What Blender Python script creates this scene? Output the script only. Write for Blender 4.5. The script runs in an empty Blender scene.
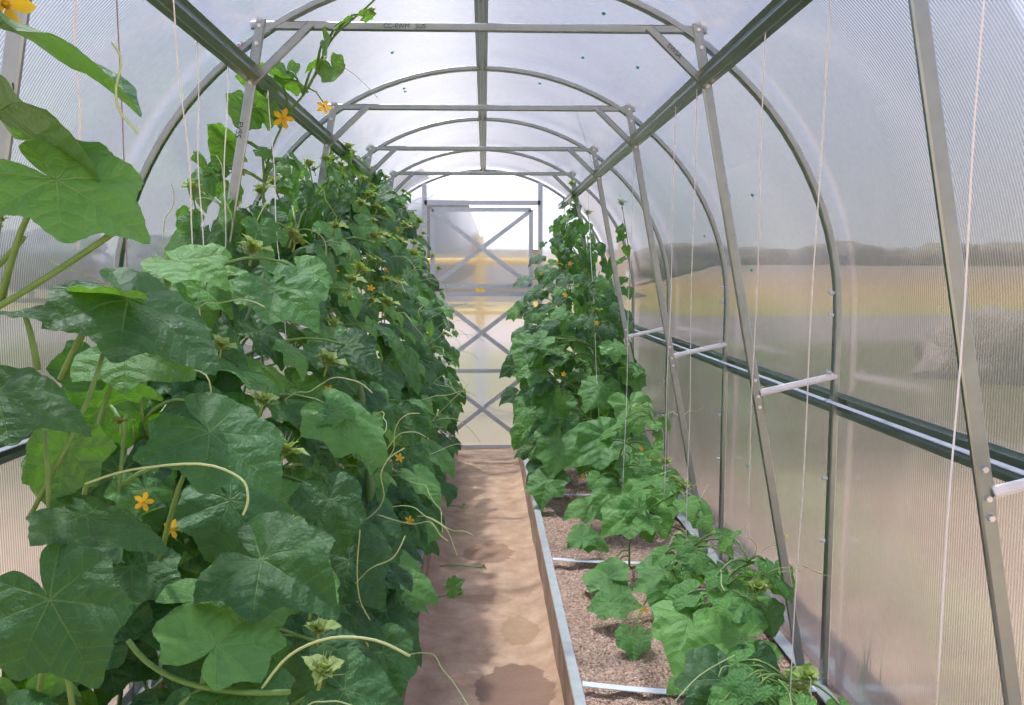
import bpy, math, random
from mathutils import Vector, Matrix, noise
random.seed(7)
PI = math.pi
sc = bpy.context.scene
col = sc.collection
H = 1.37                      # eye height above the trodden path
BASE = 0.19                   # top of the bed boards / steel base frame
V = Vector

def D(k):                     # distance of arch k down the greenhouse
    return 2.2328 + 1.0399 * (k - 1)

# ------------------------------------------------------------------ camera
F, PITCH, YAW, ROLL, CX = 816.7, .0949, .0335, .0006, .0073
cd = bpy.data.cameras.new('camera'); cam = bpy.data.objects.new('camera', cd); col.objects.link(cam)
cd.sensor_fit = 'HORIZONTAL'; cd.sensor_width = 36; cd.lens = F / 1024 * 36
cd.clip_start = .05; cd.clip_end = 2000
CF = V((math.sin(YAW) * math.cos(PITCH), math.cos(YAW) * math.cos(PITCH), -math.sin(PITCH)))
CR = V((math.cos(YAW), -math.sin(YAW), 0)); CU = CR.cross(CF)
cam.matrix_world = Matrix(((CR.x, CU.x, -CF.x, CX), (CR.y, CU.y, -CF.y, 0), (CR.z, CU.z, -CF.z, H), (0, 0, 0, 1)))
sc.camera = cam

def at(u, v, Y):
    """world point seen at (u, v) lying Y metres down the greenhouse"""
    q = CF + CR * ((u - 512) / F) - CU * ((v - 352.5) / F)
    q = q * (Y / q.y)
    return V((q.x + CX, Y, q.z + H))

# ------------------------------------------------------------------ render look
sc.view_settings.view_transform = 'Standard'; sc.view_settings.look = 'None'
sc.view_settings.exposure = 0.22; sc.view_settings.gamma = 1; sc.view_settings.use_curve_mapping = False
cy = sc.cycles
cy.use_denoising = True
cy.max_bounces = 10; cy.diffuse_bounces = 4; cy.glossy_bounces = 4; cy.transmission_bounces = 6; cy.transparent_max_bounces = 24
cy.sample_clamp_indirect = 6

# ------------------------------------------------------------------ node helper
class NT:
    def __init__(s, name, world=False):
        if world:
            s.m = bpy.data.worlds.new(name)
        else:
            s.m = bpy.data.materials.new(name)
        s.m.use_nodes = True
        s.t = s.m.node_tree; s.t.nodes.clear()
    def n(s, typ, **k):
        nd = s.t.nodes.new(typ)
        for a, b in k.items():
            if a.startswith('i_'):
                key = a[2:]
                key = int(key) if key.isdigit() else key.replace('_', ' ')
                s.set(nd.inputs[key], b)
            else: setattr(nd, a, b)
        return nd
    def set(s, sock, b):
        if isinstance(b, bpy.types.NodeSocket): s.t.links.new(b, sock)
        elif isinstance(b, bpy.types.Node): s.t.links.new(b.outputs[0], sock)
        else:
            if sock.type == 'RGBA' and len(b) == 3: b = (*b, 1)
            sock.default_value = b
    def math(s, op, a, b=0, c=0, clamp=False):
        nd = s.t.nodes.new('ShaderNodeMath'); nd.operation = op; nd.use_clamp = clamp
        s.set(nd.inputs[0], a); s.set(nd.inputs[1], b); s.set(nd.inputs[2], c)
        return nd.outputs[0]
    def mix(s, f, a, b, blend='MIX'):
        nd = s.t.nodes.new('ShaderNodeMix'); nd.data_type = 'RGBA'; nd.blend_type = blend
        s.set(nd.inputs[0], f); s.set(nd.inputs[6], a); s.set(nd.inputs[7], b)
        return nd.outputs[2]
    def ramp(s, f, stops, interp='LINEAR'):
        nd = s.t.nodes.new('ShaderNodeValToRGB'); cr = nd.color_ramp; cr.interpolation = interp
        while len(cr.elements) < len(stops): cr.elements.new(.5)
        for e, (p, c) in zip(cr.elements, stops):
            e.position = p; e.color = (*c, 1) if len(c) == 3 else c
        s.set(nd.inputs[0], f)
        return nd.outputs[0]
    def noise(s, vec, scale, detail=3, rough=.5, dist=0):
        nd = s.t.nodes.new('ShaderNodeTexNoise')
        nd.inputs['Scale'].default_value = scale; nd.inputs['Detail'].default_value = detail
        nd.inputs['Roughness'].default_value = rough; nd.inputs['Distortion'].default_value = dist
        s.set(nd.inputs['Vector'], vec); return nd.outputs[0]
    def coord(s, which='Object'):
        return s.t.nodes.new('ShaderNodeTexCoord').outputs[which]
    def bump(s, h, strength=.5, dist=.01):
        nd = s.t.nodes.new('ShaderNodeBump'); nd.inputs['Strength'].default_value = strength
        nd.inputs['Distance'].default_value = dist; s.set(nd.inputs['Height'], h); return nd.outputs[0]
    def mixsh(s, f, a, b):
        nd = s.t.nodes.new('ShaderNodeMixShader'); s.set(nd.inputs[0], f); s.set(nd.inputs[1], a); s.set(nd.inputs[2], b)
        return nd.outputs[0]
    def out(s, sh, vol=False):
        o = s.t.nodes.new('ShaderNodeOutputMaterial'); s.set(o.inputs[0], sh); return s.m

def pbr(name, base, rough=.5, metal=0, spec=.5, normal=None, nt=None):
    t = nt or NT(name)
    p = t.n('ShaderNodeBsdfPrincipled')
    t.set(p.inputs['Base Color'], base); t.set(p.inputs['Roughness'], rough); p.inputs['Metallic'].default_value = metal
    p.inputs['Specular IOR Level'].default_value = spec
    if normal is not None: t.set(p.inputs['Normal'], normal)
    return t.out(p)

M = {}
# galvanised steel
t = NT('galvanised_steel'); c = t.coord()
n1 = t.noise(c, 35, 4); n2 = t.noise(c, 6, 2)
b = t.mix(n1, (.23, .30, .30), (.37, .44, .45)); b = t.mix(t.math('MULTIPLY', n2, .3), b, (.44, .43, .41))
M['steel'] = pbr('', b, t.math('MULTIPLY_ADD', n2, .12, .26), 1.0, nt=t)
t = NT('bright_steel'); c = t.coord(); n1 = t.noise(c, 40, 3)
M['bright'] = pbr('', t.mix(n1, (.60, .65, .72), (.78, .83, .90)), .42, .25, nt=t)
t = NT('dull_zinc'); c = t.coord(); n1 = t.noise(c, 30, 4)
M['cap'] = pbr('', t.mix(n1, (.24, .27, .265), (.40, .43, .42)), .6, .2, nt=t)
M['bolt'] = pbr('zinc_bolt', (.75, .76, .78), .3, .8)
M['ink'] = pbr('marking_ink', (.025, .035, .04), .6)
M['redink'] = pbr('red_marking_ink', (.30, .10, .08), .6)
M['teal'] = pbr('teal_print', (.02, .45, .42), .5)
M['twine'] = pbr('white_twine', (.80, .80, .76), .8)
M['dark_twine'] = pbr('weathered_twine', (.30, .25, .24), .8)

# polycarbonate: ribbed twin-wall sheet, part clear, part diffusing
def polycarb(name, axis, transp, diffuse, rough, tint=(.87, .905, 1.0), rib=.0085):
    t = NT(name); c = t.coord()
    sp = t.n('ShaderNodeSeparateXYZ', i_0=c)
    w = t.math('SINE', t.math('MULTIPLY', sp.outputs[axis], 2 * PI / rib))
    nz = t.noise(c, 3.0, 3)
    scr = t.noise(c, 60, 2)
    nrm = t.bump(w, .16, .002)
    tr = t.n('ShaderNodeBsdfTransparent', i_0=tint)
    rf = t.n('ShaderNodeBsdfRefraction', i_0=tint, i_Roughness=rough, i_IOR=1.22, i_Normal=nrm)
    tl = t.n('ShaderNodeBsdfTranslucent', i_0=(.74, .80, .98))
    s1 = t.mixsh(transp, rf, tr)
    f = t.math('MULTIPLY_ADD', w, .028, diffuse)
    f = t.math('ADD', f, t.math('MULTIPLY_ADD', nz, .12, -.06))
    f = t.math('ADD', f, t.math('MULTIPLY_ADD', scr, .06, -.03), clamp=True)
    s2 = t.mixsh(f, s1, tl)
    gl = t.n('ShaderNodeBsdfGlossy', i_0=(.9, .9, .92), i_Roughness=.18)
    lw = t.n('ShaderNodeLayerWeight', i_Blend=.18)
    s3 = t.mixsh(t.math('MULTIPLY', lw.outputs['Fresnel'], .45), s2, gl)
    return t.out(s3)
M['poly'] = polycarb('ribbed_polycarbonate', 1, .42, .15, .50)
M['poly_end'] = polycarb('ribbed_polycarbonate_end', 0, .32, .10, .30)

# earth, path, soil
t = NT('trodden_clay_path'); c = t.coord()
sp = t.n('ShaderNodeSeparateXYZ', i_0=c)
n1 = t.noise(c, 9, 6, .65); n2 = t.noise(c, 80, 4); n3 = t.noise(c, 2.2, 3)
b = t.ramp(n1, [(.3, (.33, .205, .125)), (.5, (.46, .31, .20)), (.7, (.58, .42, .285))])
b = t.mix(t.math('MULTIPLY', n2, .35), b, (.30, .19, .12))
def blot(cx, cyy, rx, ry, wob):
    dx = t.math('DIVIDE', t.math('SUBTRACT', sp.outputs[0], cx), rx); dy = t.math('DIVIDE', t.math('SUBTRACT', sp.outputs[1], cyy), ry)
    d = t.math('ADD', t.math('MULTIPLY', dx, dx), t.math('MULTIPLY', dy, dy))
    d = t.math('ADD', d, t.math('MULTIPLY_ADD', n1, wob, -wob * .5)); 
    r = t.n('ShaderNodeMapRange', i_0=d, i_1=1.05, i_2=.93); return r.outputs[0]
wet = blot(.10, 2.58, .125, .20, 1.6)
wet2 = blot(.02, 3.92, .13, .14, 1.8); wet3 = blot(.14, 3.05, .07, .13, 2.0); wet4 = blot(.0, 3.35, .12, .05, 2.0)
b = t.mix(t.math('MULTIPLY', wet, .88), b, (.17, .092, .055))
b = t.mix(t.math('MULTIPLY', wet2, .62), b, (.21, .12, .07))
b = t.mix(t.math('MULTIPLY', wet3, .5), b, (.25, .16, .075)); b = t.mix(t.math('MULTIPLY', wet4, .4), b, (.23, .14, .08))
M['path'] = pbr('', b, t.math('MULTIPLY_ADD', wet, -.3, .85), 0, .3, t.bump(t.math('ADD', n1, t.math('MULTIPLY', n2, .3)), .5, .012), t)
t = NT('bed_board_wood'); c = t.coord(); n1 = t.noise(c, 7, 5, .6)
M['board'] = pbr('', t.ramp(n1, [(.3, (.20, .125, .085)), (.55, (.34, .235, .165)), (.75, (.46, .34, .25))]), .8, 0, .3, t.bump(n1, .3, .01), t)
t = NT('loose_soil'); c = t.coord()
vo = t.n('ShaderNodeTexVoronoi', i_Vector=c, i_Scale=130.0); vo2 = t.n('ShaderNodeTexVoronoi', i_Vector=c, i_Scale=60.0)
n1 = t.noise(c, 30, 6, .7); n2 = t.noise(c, 150, 3)
b = t.ramp(vo.outputs['Color'], [(.1, (.20, .125, .085)), (.45, (.52, .35, .255)), (.8, (.74, .55, .42)), (1, (.85, .70, .58))])
b = t.mix(t.math('MULTIPLY', n1, .6), b, (.34, .225, .16))
hh = t.math('ADD', t.math('MULTIPLY', vo.outputs[0], -.8), t.math('ADD', t.math('MULTIPLY', vo2.outputs[0], -.8), n1))
M['soil'] = pbr('', b, .95, 0, .15, t.bump(hh, .9, .018), t)
# outdoor ground in bands: yard sand, worn grass, road, dry field
t = NT('yard_ground'); c = t.coord(); sp = t.n('ShaderNodeSeparateXYZ', i_0=c)
yy = t.math('ADD', sp.outputs[1], t.math('MULTIPLY_ADD', t.noise(c, .35, 3), 5.0, -2.5))
f = t.math('LOGARITHM', t.math('MAXIMUM', yy, 1.0), 10.0); f = t.math('DIVIDE', f, 2.5)   # 10^(2.5*f)
b = t.ramp(f, [(.0, (.74, .50, .31)), (.22, (.70, .49, .31)), (.27, (.52, .38, .23)), (.33, (.17, .135, .07)), (.40, (.13, .12, .045)), (.47, (.14, .135, .045)),
               (.50, (.32, .255, .22)), (.57, (.32, .255, .22)), (.60, (.34, .26, .05)), (.76, (.25, .175, .07)), (.9, (.19, .135, .085)), (1, (.17, .13, .10))])
b = t.mix(t.math('MULTIPLY', t.noise(c, 1.2, 5), .35), b, (.26, .20, .11))
M['ground'] = pbr('', b, .95, 0, .2, None, t)

# foliage
def leafmat(name, dark, light, vein, trans, tf=.36, under=(.20, .30, .14), rough=.46):
    t = NT(name); uv = t.n('ShaderNodeUVMap').outputs[0]; c = t.coord()
    sp = t.n('ShaderNodeSeparateXYZ', i_0=uv); lat, al = sp.outputs[0], sp.outputs[1]
    wv = t.math('MULTIPLY_ADD', al, -.011, .017)
    mv = t.n('ShaderNodeMapRange', i_0=lat, i_1=wv, i_2=t.math('MULTIPLY', wv, .45)).outputs[0]
    jit = t.math('MULTIPLY', t.noise(c, 5, 2), .08)
    q = t.math('FRACT', t.math('MULTIPLY', t.math('ADD', t.math('SUBTRACT', al, t.math('MULTIPLY', lat, .75)), jit), 6.0))
    q = t.math('ABSOLUTE', t.math('SUBTRACT', q, .5))
    sv = t.n('ShaderNodeMapRange', i_0=q, i_1=.07, i_2=.02).outputs[0]
    n1 = t.noise(c, 26, 3); n2 = t.noise(c, 4, 3)
    oi = t.n('ShaderNodeObjectInfo').outputs['Random']
    b = t.mix(oi, dark, light); b = t.mix(t.math('MULTIPLY', n2, .4), b, light)
    b = t.mix(t.math('ADD', t.math('MULTIPLY', mv, .5), t.math('MULTIPLY', sv, .20), clamp=True), b, vein)
    bf = t.n('ShaderNodeNewGeometry').outputs['Backfacing']
    b = t.mix(t.math('MULTIPLY', bf, .6), b, under)
    h = t.math('ADD', t.math('MULTIPLY', q, 1.1), t.math('MULTIPLY', mv, -.8)); h = t.math('ADD', h, t.math('MULTIPLY', n1, .8))
    nr = t.bump(h, .55, .006)
    p = t.n('ShaderNodeBsdfPrincipled'); t.set(p.inputs['Base Color'], b); p.inputs['Roughness'].default_value = rough
    p.inputs['Specular IOR Level'].default_value = .35; t.set(p.inputs['Normal'], nr)
    tl = t.n('ShaderNodeBsdfTranslucent', i_0=t.mix(t.math('MULTIPLY', mv, .5), trans, (.12, .28, .02)), i_Normal=nr)
    return t.out(t.mixsh(tf, p, tl))
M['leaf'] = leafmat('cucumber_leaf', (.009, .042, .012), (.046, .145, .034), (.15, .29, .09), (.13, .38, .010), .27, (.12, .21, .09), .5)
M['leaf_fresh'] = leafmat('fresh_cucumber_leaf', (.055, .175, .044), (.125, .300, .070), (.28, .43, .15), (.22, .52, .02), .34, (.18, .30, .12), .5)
M['shoot'] = leafmat('young_shoot', (.32, .50, .09), (.46, .60, .18), (.5, .6, .25), (.45, .6, .06), .4, (.4, .5, .2))
t = NT('green_stem'); c = t.coord(); n1 = t.noise(c, 50, 3)
M['stem'] = pbr('', t.mix(n1, (.07, .16, .03), (.18, .30, .07)), .5, 0, .4, None, t)
M['tendril'] = pbr('pale_tendril', (.42, .50, .20), .5)
t = NT('yellow_petal'); p = t.n('ShaderNodeBsdfPrincipled'); p.inputs['Base Color'].default_value = (.85, .52, .02, 1); p.inputs['Roughness'].default_value = .6
tl = t.n('ShaderNodeBsdfTranslucent', i_0=(.9, .55, .03)); M['petal'] = t.out(t.mixsh(.4, p, tl))
M['fruit'] = pbr('cucumber_skin', (.07, .16, .035), .45)
M['yellow'] = pbr('yellow_paint', (.80, .52, .04), .5)
M['white'] = pbr('white_paint', (.75, .73, .70), .6)
t = NT('brick_wall'); c = t.coord(); br = t.n('ShaderNodeTexBrick', i_Vector=c, i_Color1=(.50, .28, .19), i_Color2=(.58, .34, .24), i_Mortar=(.6, .55, .5), i_Scale=2.0)
M['brick'] = pbr('', br.outputs[0], .9, nt=t)
M['roof'] = pbr('pale_sheet_roof', (.62, .58, .56), .7)
t = NT('far_tree_foliage'); c = t.coord(); n1 = t.noise(c, 1.2, 5, .7)
M['tree'] = pbr('', t.ramp(n1, [(.3, (.34, .27, .22)), (.7, (.50, .40, .32))]), .95, 0, .1, t.bump(n1, 1, .3), t)
t = NT('hazy_tree_foliage'); c = t.coord(); n1 = t.noise(c, .9, 5, .7)
M['tree_grey'] = pbr('', t.ramp(n1, [(.3, (.22, .24, .25)), (.7, (.36, .38, .39))]), .95, 0, .1, t.bump(n1, 1, .3), t)
t = NT('dry_grass_bank'); c = t.coord(); n1 = t.noise(c, .3, 4); sp = t.n('ShaderNodeSeparateXYZ', i_0=c)
hz = t.math('ADD', t.math('MULTIPLY', sp.outputs[2], .48), t.math('MULTIPLY_ADD', n1, .5, -.25))
M['bank'] = pbr('', t.ramp(hz, [(.05, (.40, .33, .08)), (.3, (.50, .31, .10)), (.6, (.44, .27, .14)), (.9, (.34, .25, .18))]), .95, 0, .1, None, t)
M['bark'] = pbr('bark', (.14, .11, .09), .9)
M['grass'] = pbr('grass_blade', (.22, .50, .06), .6)

# ------------------------------------------------------------------ object helpers
def mk(name, me, parent=None):
    o = bpy.data.objects.new(name, me); col.objects.link(o)
    if parent is not None: o.parent = parent
    return o
def tag(o, label=None, cat=None, group=None, kind=None):
    if label: o['label'] = label
    if cat: o['category'] = cat
    if group: o['group'] = group
    if kind: o['kind'] = kind
    return o
def empty(name, loc, label, cat, group=None):
    o = bpy.data.objects.new(name, None); col.objects.link(o); o.location = loc; o.empty_display_size = .05
    return tag(o, label, cat, group)
class MB:
    def __init__(s): s.v = []; s.f = []; s.uv = []
    def add(s, vs, fs):
        b = len(s.v); s.v += [tuple(v) for v in vs]; s.f += [tuple(b + i for i in f) for f in fs]
    def box(s, lo, hi, mat=None):
        x0, y0, z0 = lo; x1, y1, z1 = hi
        vs = [V(p) for p in ((x0, y0, z0), (x1, y0, z0), (x1, y1, z0), (x0, y1, z0), (x0, y0, z1), (x1, y0, z1), (x1, y1, z1), (x0, y1, z1))]
        if mat is not None: vs = [mat @ v for v in vs]
        s.add(vs, [(0, 3, 2, 1), (4, 5, 6, 7), (0, 1, 5, 4), (1, 2, 6, 5), (2, 3, 7, 6), (3, 0, 4, 7)])
    def tube(s, pts, rad, n=6, caps=True):
        pts = [V(p) for p in pts]
        if not isinstance(rad, (list, tuple)): rad = [rad] * len(pts)
        b = len(s.v); up = V((.31, .2, .93)).normalized(); last = None
        for i, p in enumerate(pts):
            d = (pts[min(i + 1, len(pts) - 1)] - pts[max(i - 1, 0)])
            if d.length < 1e-9: d = V((0, 0, 1))
            d.normalize()
            a = (last - d * last.dot(d)) if last is not None else up.cross(d)
            if a.length < 1e-4: a = V((1, 0, 0)).cross(d)
            a.normalize(); last = a; c_ = d.cross(a)
            for k in range(n):
                w = 2 * PI * k / n
                s.v.append(tuple(p + (a * math.cos(w) + c_ * math.sin(w)) * rad[i]))
        for i in range(len(pts) - 1):
            for k in range(n):
                s.f.append((b + i * n + k, b + i * n + (k + 1) % n, b + (i + 1) * n + (k + 1) % n, b + (i + 1) * n + k))
        if caps:
            s.f.append(tuple(b + k for k in range(n))[::-1]); s.f.append(tuple(b + (len(pts) - 1) * n + k for k in range(n)))
    def sweep(s, prof, pts, side, closed=True):
        """prof: closed 2-D outline (a along side, b along normal); pts: path; side: fixed side vector or list"""
        pts = [V(p) for p in pts]; b = len(s.v); n = len(prof)
        for i, p in enumerate(pts):
            d = (pts[min(i + 1, len(pts) - 1)] - pts[max(i - 1, 0)]).normalized()
            sd = V(side); sd = (sd - d * sd.dot(d)).normalized(); nn = sd.cross(d)
            for a, c_ in prof: s.v.append(tuple(p + sd * a + nn * c_))
        for i in range(len(pts) - 1):
            for k in range(n):
                s.f.append((b + i * n + k, b + i * n + (k + 1) % n, b + (i + 1) * n + (k + 1) % n, b + (i + 1) * n + k))
        s.f.append(tuple(b + k for k in range(n))[::-1]); s.f.append(tuple(b + (len(pts) - 1) * n + k for k in range(n)))
    def mesh(s, name, m, smooth=False, origin=None):
        me = bpy.data.meshes.new(name)
        vs = s.v if origin is None else [(x - origin[0], y - origin[1], z - origin[2]) for x, y, z in s.v]
        me.from_pydata(vs, [], s.f); me.materials.append(m)
        if smooth: me.polygons.foreach_set('use_smooth', [True] * len(me.polygons))
        me.update(); return me
    def build(s, name, m, parent=None, smooth=False):
        """world-space geometry; under a parent Empty it is stored relative to it"""
        if parent is None:
            xs = [v[0] for v in s.v]; ys = [v[1] for v in s.v]; zs = [v[2] for v in s.v]
            og = ((min(xs) + max(xs)) / 2, (min(ys) + max(ys)) / 2, min(zs))
            if name in NOSHIFT: og = (0, 0, 0)
            o = mk(name, s.mesh(name, m, smooth, og)); o.location = og; return o
        og = world_loc(parent)
        return mk(name, s.mesh(name, m, smooth, og), parent)
NOSHIFT = {'floor', 'ground', 'wall_left', 'wall_right', 'ceiling', 'wall_back', 'garden_soil'}
def world_loc(o):
    l = V((0, 0, 0))
    while o is not None: l += o.location; o = o.parent
    return l

def channel(w, d, th=.0022, lip=.0):
    """closed outline of an open U profile, width w, depth d"""
    h = w / 2
    c = .0035
    o = [(-h, d), (-h, c), (-h + c, 0), (h - c, 0), (h, c), (h, d), (h - th, d), (h - th, c), (-h + th, c), (-h + th, d)]
    return o
def boxprof(w, d, c=.003):
    h = w / 2; e = d / 2
    return [(-h, -e + c), (-h + c, -e), (h - c, -e), (h, -e + c), (h, e - c), (h - c, e), (-h + c, e), (-h, e - c)]
def hat(w, d, fl=.014, th=.002):
    h = w / 2
    top = [(-h, 0), (-h + fl, 0), (-h + fl + .006, -d), (h - fl - .006, -d), (h - fl, 0), (h, 0)]
    bot = [(x, y + th) for x, y in reversed(top)]
    return top + bot

# ------------------------------------------------------------------ ground, floor, beds
m = MB(); m.add([(-400, -60, 0), (400, -60, 0), (400, 600, 0), (-400, 600, 0)], [(0, 1, 2, 3)])
m.v = [(x, y, BASE - .02) for x, y, z in m.v]
# leave the greenhouse footprint open
m = MB()
XW = 1.015; Y0 = .14; Y1 = D(5) + .02; Z = -.012
R = [(-400, -60), (400, -60), (400, 600), (-400, 600)]; r = [(-XW, Y0), (XW, Y0), (XW, Y1), (-XW, Y1)]
m.add([(*p, Z) for p in R + r], [(0, 1, 5, 4), (1, 2, 6, 5), (2, 3, 7, 6), (3, 0, 4, 7)])
tag(m.build('ground', M['ground']), 'sandy yard and dry field outside the greenhouse', kind='structure')
# path floor, gently uneven
m = MB(); nx, ny = 14, 160; y0, y1 = -.4, D(5) + .01
for j in range(ny + 1):
    for i in range(nx + 1):
        x = -.262 + .524 * i / nx; y = y0 + (y1 - y0) * j / ny
        e = max(0, (abs(x) - .17) / .09)
        z = .012 * noise.noise(V((x * 5, y * 3, 0))) + .004 * noise.noise(V((x * 25, y * 20, 3))) + .03 * e * e * (1 + noise.noise(V((0, y * 4, x))))
        m.v.append((x, y, z))
for j in range(ny):
    for i in range(nx):
        a = j * (nx + 1) + i; m.f.append((a, a + 1, a + nx + 2, a + nx + 1))
tag(m.build('floor', M['path'], smooth=True), 'trodden brown clay path with dark wet patches', kind='structure')
for sgn, lab in ((1, 'right'), (-1, 'left')):
    m = MB(); nx, ny = 60, 420; xa, xb = .262, 1.0
    for j in range(ny + 1):
        for i in range(nx + 1):
            x = sgn * (xa + (xb - xa) * i / nx); y = .15 + (D(5) - .15) * j / ny
            z = BASE - .025 + .012 * noise.noise(V((x * 4, y * 4, 1))) + .010 * noise.noise(V((x * 18, y * 18, 2))) + .008 * noise.noise(V((x * 60, y * 60, 5)))
            m.v.append((x, y, z))
    for j in range(ny):
        for i in range(nx):
            a = j * (nx + 1) + i
            q = (a, a + 1, a + nx + 2, a + nx + 1); m.f.append(q if sgn > 0 else q[::-1])
    tag(m.build('garden_soil', M['soil'], smooth=True), 'loose reddish brown soil filling the %s planting bed' % lab, 'soil', kind='stuff')
    # board with its steel capping
    e = empty('bed_edging', (sgn * .262, 3.2, 0), 'low edging board with grey steel capping along the %s side of the path' % lab, 'bed edging', 'bed edgings')
    m = MB(); m.box((min(sgn * .252, sgn * .266), .15, 0), (max(sgn * .252, sgn * .266), D(5) - .02, BASE - .004)); m.build('board', M['board'], e)
    m = MB(); prof = [(-.016, 0), (.014, 0), (.014, -.02), (.012, -.02), (.012, -.002), (-.014, -.002), (-.014, -.028), (-.016, -.028)]
    m.sweep([(a * 1, b) for a, b in prof], [(sgn * .270, .15, BASE + .002), (sgn * .270, D(5) - .02, BASE + .002)], (sgn, 0, 0))
    m.build('steel_capping', M['cap'], e)
    m = MB(); m.box((min(sgn * .985, sgn * 1.012), .15, -.02), (max(sgn * .985, sgn * 1.012), D(5) + .01, BASE - .003)); tag(m.build('base_board', M['board']), 'timber base board under the %s wall' % lab, kind='structure')
    # base rail at the foot of the wall
    m = MB(); m.sweep([(-.018, 0), (.022, 0), (.022, -.03), (.019, -.03), (.019, -.003), (-.018, -.003)], [(sgn * .962, .15, BASE + .003), (sgn * .962, D(5), BASE + .003)], (sgn, 0, 0))
    tag(m.build('base_rail', M['cap']), 'grey steel base rail along the foot of the %s wall' % lab, 'base rail', 'greenhouse base rails')
for k, ysk, lab in ((1, 0, 'wide bare'), (2, .0, 'partly leaf covered'), (3, 0, 'leaf covered')):
    m = MB(); pts = []
    for i in range(13):
        u = i / 12; x = .286 + (.945 - .286) * u
        pts.append((x, D(k) + .01 - .05 * u, BASE + .006 - .020 * math.sin(PI * u) * (1 if k == 1 else .6)))
    m.sweep([(-.014, 0), (.014, 0), (.014, -.0025), (-.014, -.0025)], pts, (0, 1, 0))
    tag(m.build('bed_strap', M['bright']), {1: 'pale steel strap crossing the right bed nearest the camera', 2: 'pale steel strap crossing the right bed beyond the first leaves', 3: 'steel strap crossing the right bed under the tall far plants'}[k], 'strap', 'steel straps across the right bed')

# ------------------------------------------------------------------ arches
ZC, EB = H - .12, .935           # springing height and rise of the hoop
def hoop(n=48, rx=1.0, rz=EB, foot=BASE):
    pts = [(-rx, foot), (-rx, (foot + ZC) / 2)]
    for i in range(n + 1):
        w = PI - PI * i / n
        pts.append((rx * math.cos(w), ZC + rz * math.sin(w)))
    return pts + [(rx, (foot + ZC) / 2), (rx, foot)]
def text_mesh(txt, size):
    cu = bpy.data.curves.new('marking', 'FONT'); cu.body = txt; cu.size = size; cu.extrude = .0002; cu.align_x = 'CENTER'; cu.align_y = 'CENTER'
    o = bpy.data.objects.new('tmp', cu); col.objects.link(o)
    me = bpy.data.meshes.new_from_object(o.evaluated_get(bpy.context.evaluated_depsgraph_get()))
    bpy.data.objects.remove(o); return me
def marking(txt, size, loc, xdir, nrm, parent, mat, name='stamped_marking'):
    me = text_mesh(txt, size); me.materials.clear(); me.materials.append(mat)
    x = V(xdir).normalized(); z = V(nrm).normalized(); z = (z - x * z.dot(x)).normalized(); y = z.cross(x)
    o = mk(name, me, parent); pl = world_loc(parent); l = V(loc) - pl
    o.matrix_local = Matrix(((x.x, y.x, z.x, l.x), (x.y, y.y, z.y, l.y), (x.z, y.z, z.z, l.z), (0, 0, 0, 1)))
    o['label'] = 'dark stamped lettering'
    return o
_b = MB(); _b.tube([(0, 0, -.007), (0, 0, .007)], .005, 6); BOLT = _b.mesh('bolt', M['bolt'])
def bolt(p, d, parent):
    o = mk('bolt', BOLT, parent); q = V(d).to_track_quat('Z', 'Y').to_matrix().to_4x4()
    o.matrix_local = Matrix.Translation(V(p) - world_loc(parent)) @ q
ALAB = {0: 'nearest steel arch, only its two struts and hoop top edge in view', 1: 'steel arch with the highest crossbar in view, stamped lettering on it',
        2: 'steel arch with the second crossbar down the greenhouse', 3: 'steel arch with the third crossbar down the greenhouse',
        4: 'steel arch with the lowest crossbar, just before the door wall', 5: 'plain steel end arch around the door wall, no crossbar'}
ZB = H + .649
for k in range(0, 6):
    y = D(k)
    e = empty('greenhouse_arch', (0, y, BASE), ALAB[k], 'greenhouse arch', 'galvanised steel arches')
    m = MB(); m.sweep(boxprof(.024, .018), [(x, y, z) for x, z in hoop(rx=.985, rz=EB - .015)], (0, 1, 0)); m.build('hoop', M['steel'], e)
    # bolts along the straight part of the hoop
    for s in (-1, 1):
        for z in (.62, .80, 1.02, 1.10, 1.26, 1.32): bolt((s * .962, y - .010, z), (1, 0, 0), e)
    if k == 5: continue
    m = MB(); m.sweep(boxprof(.022, .014), [(-.60, y - .004, ZB), (.60, y - .004, ZB)], (0, 0, 1)); m.build('crossbar', M['steel'], e)
    for s in (-1, 1):
        m = MB(); m.sweep(boxprof(.026, .012), [(s * .572, y - .010, H + .664), (s * .918, y - .010, H - 1.150), ], (s, 0, .2)); m.build('strut', M['steel'], e)
        m = MB(); m.sweep(boxprof(.022, .010), [(s * .602, y - .014, H + .500), (s * .442, y - .014, H + .652)], (.68 * s, 0, .73)); m.build('knee_brace', M['steel'], e)
        m = MB(); m.box((min(s * .797, s * .985), y - .034, -.009), (max(s * .797, s * .985), y - .030, .009))
        pts = [(s * .768, y - .022, H - .322), (s * .985, y - .012, H - .276)]
        m = MB(); m.sweep(channel(.018, .010, .002), pts, (0, .6, 1)); m.build('wall_link', M['white'], e)
        for z in (.50, .60, .645, -.29, -.335, -.365): bolt((s * (.572 + (.664 - z) * .1907), y - .0145, H + z), (0, 1, 0), e)
    if k == 1:
        marking('CC-EWM   SUS', .017, (-.20, y - .0125, ZB), (1, 0, 0), (0, -1, 0), e, M['ink'])
        marking('FVSS', .022, (-.637, y - .0170, H + .38), (-.2, 0, -1), (0, -1, 0), e, M['ink'])
        marking('EWSA', .018, (.512, y - .0200, H + .590), (.16, 0, -.148), (0, -1, 0), e, M['ink'])
        marking('PA', .018, (-.625, y - .013, H + .597), (.7, 0, .6), (0, -1, 0), e, M['redink'])
    if k == 0:
        marking('UU', .018, (-.651, y - .0170, H + .255), (1, 0, .1), (0, -1, 0), e, M['ink'])

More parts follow.
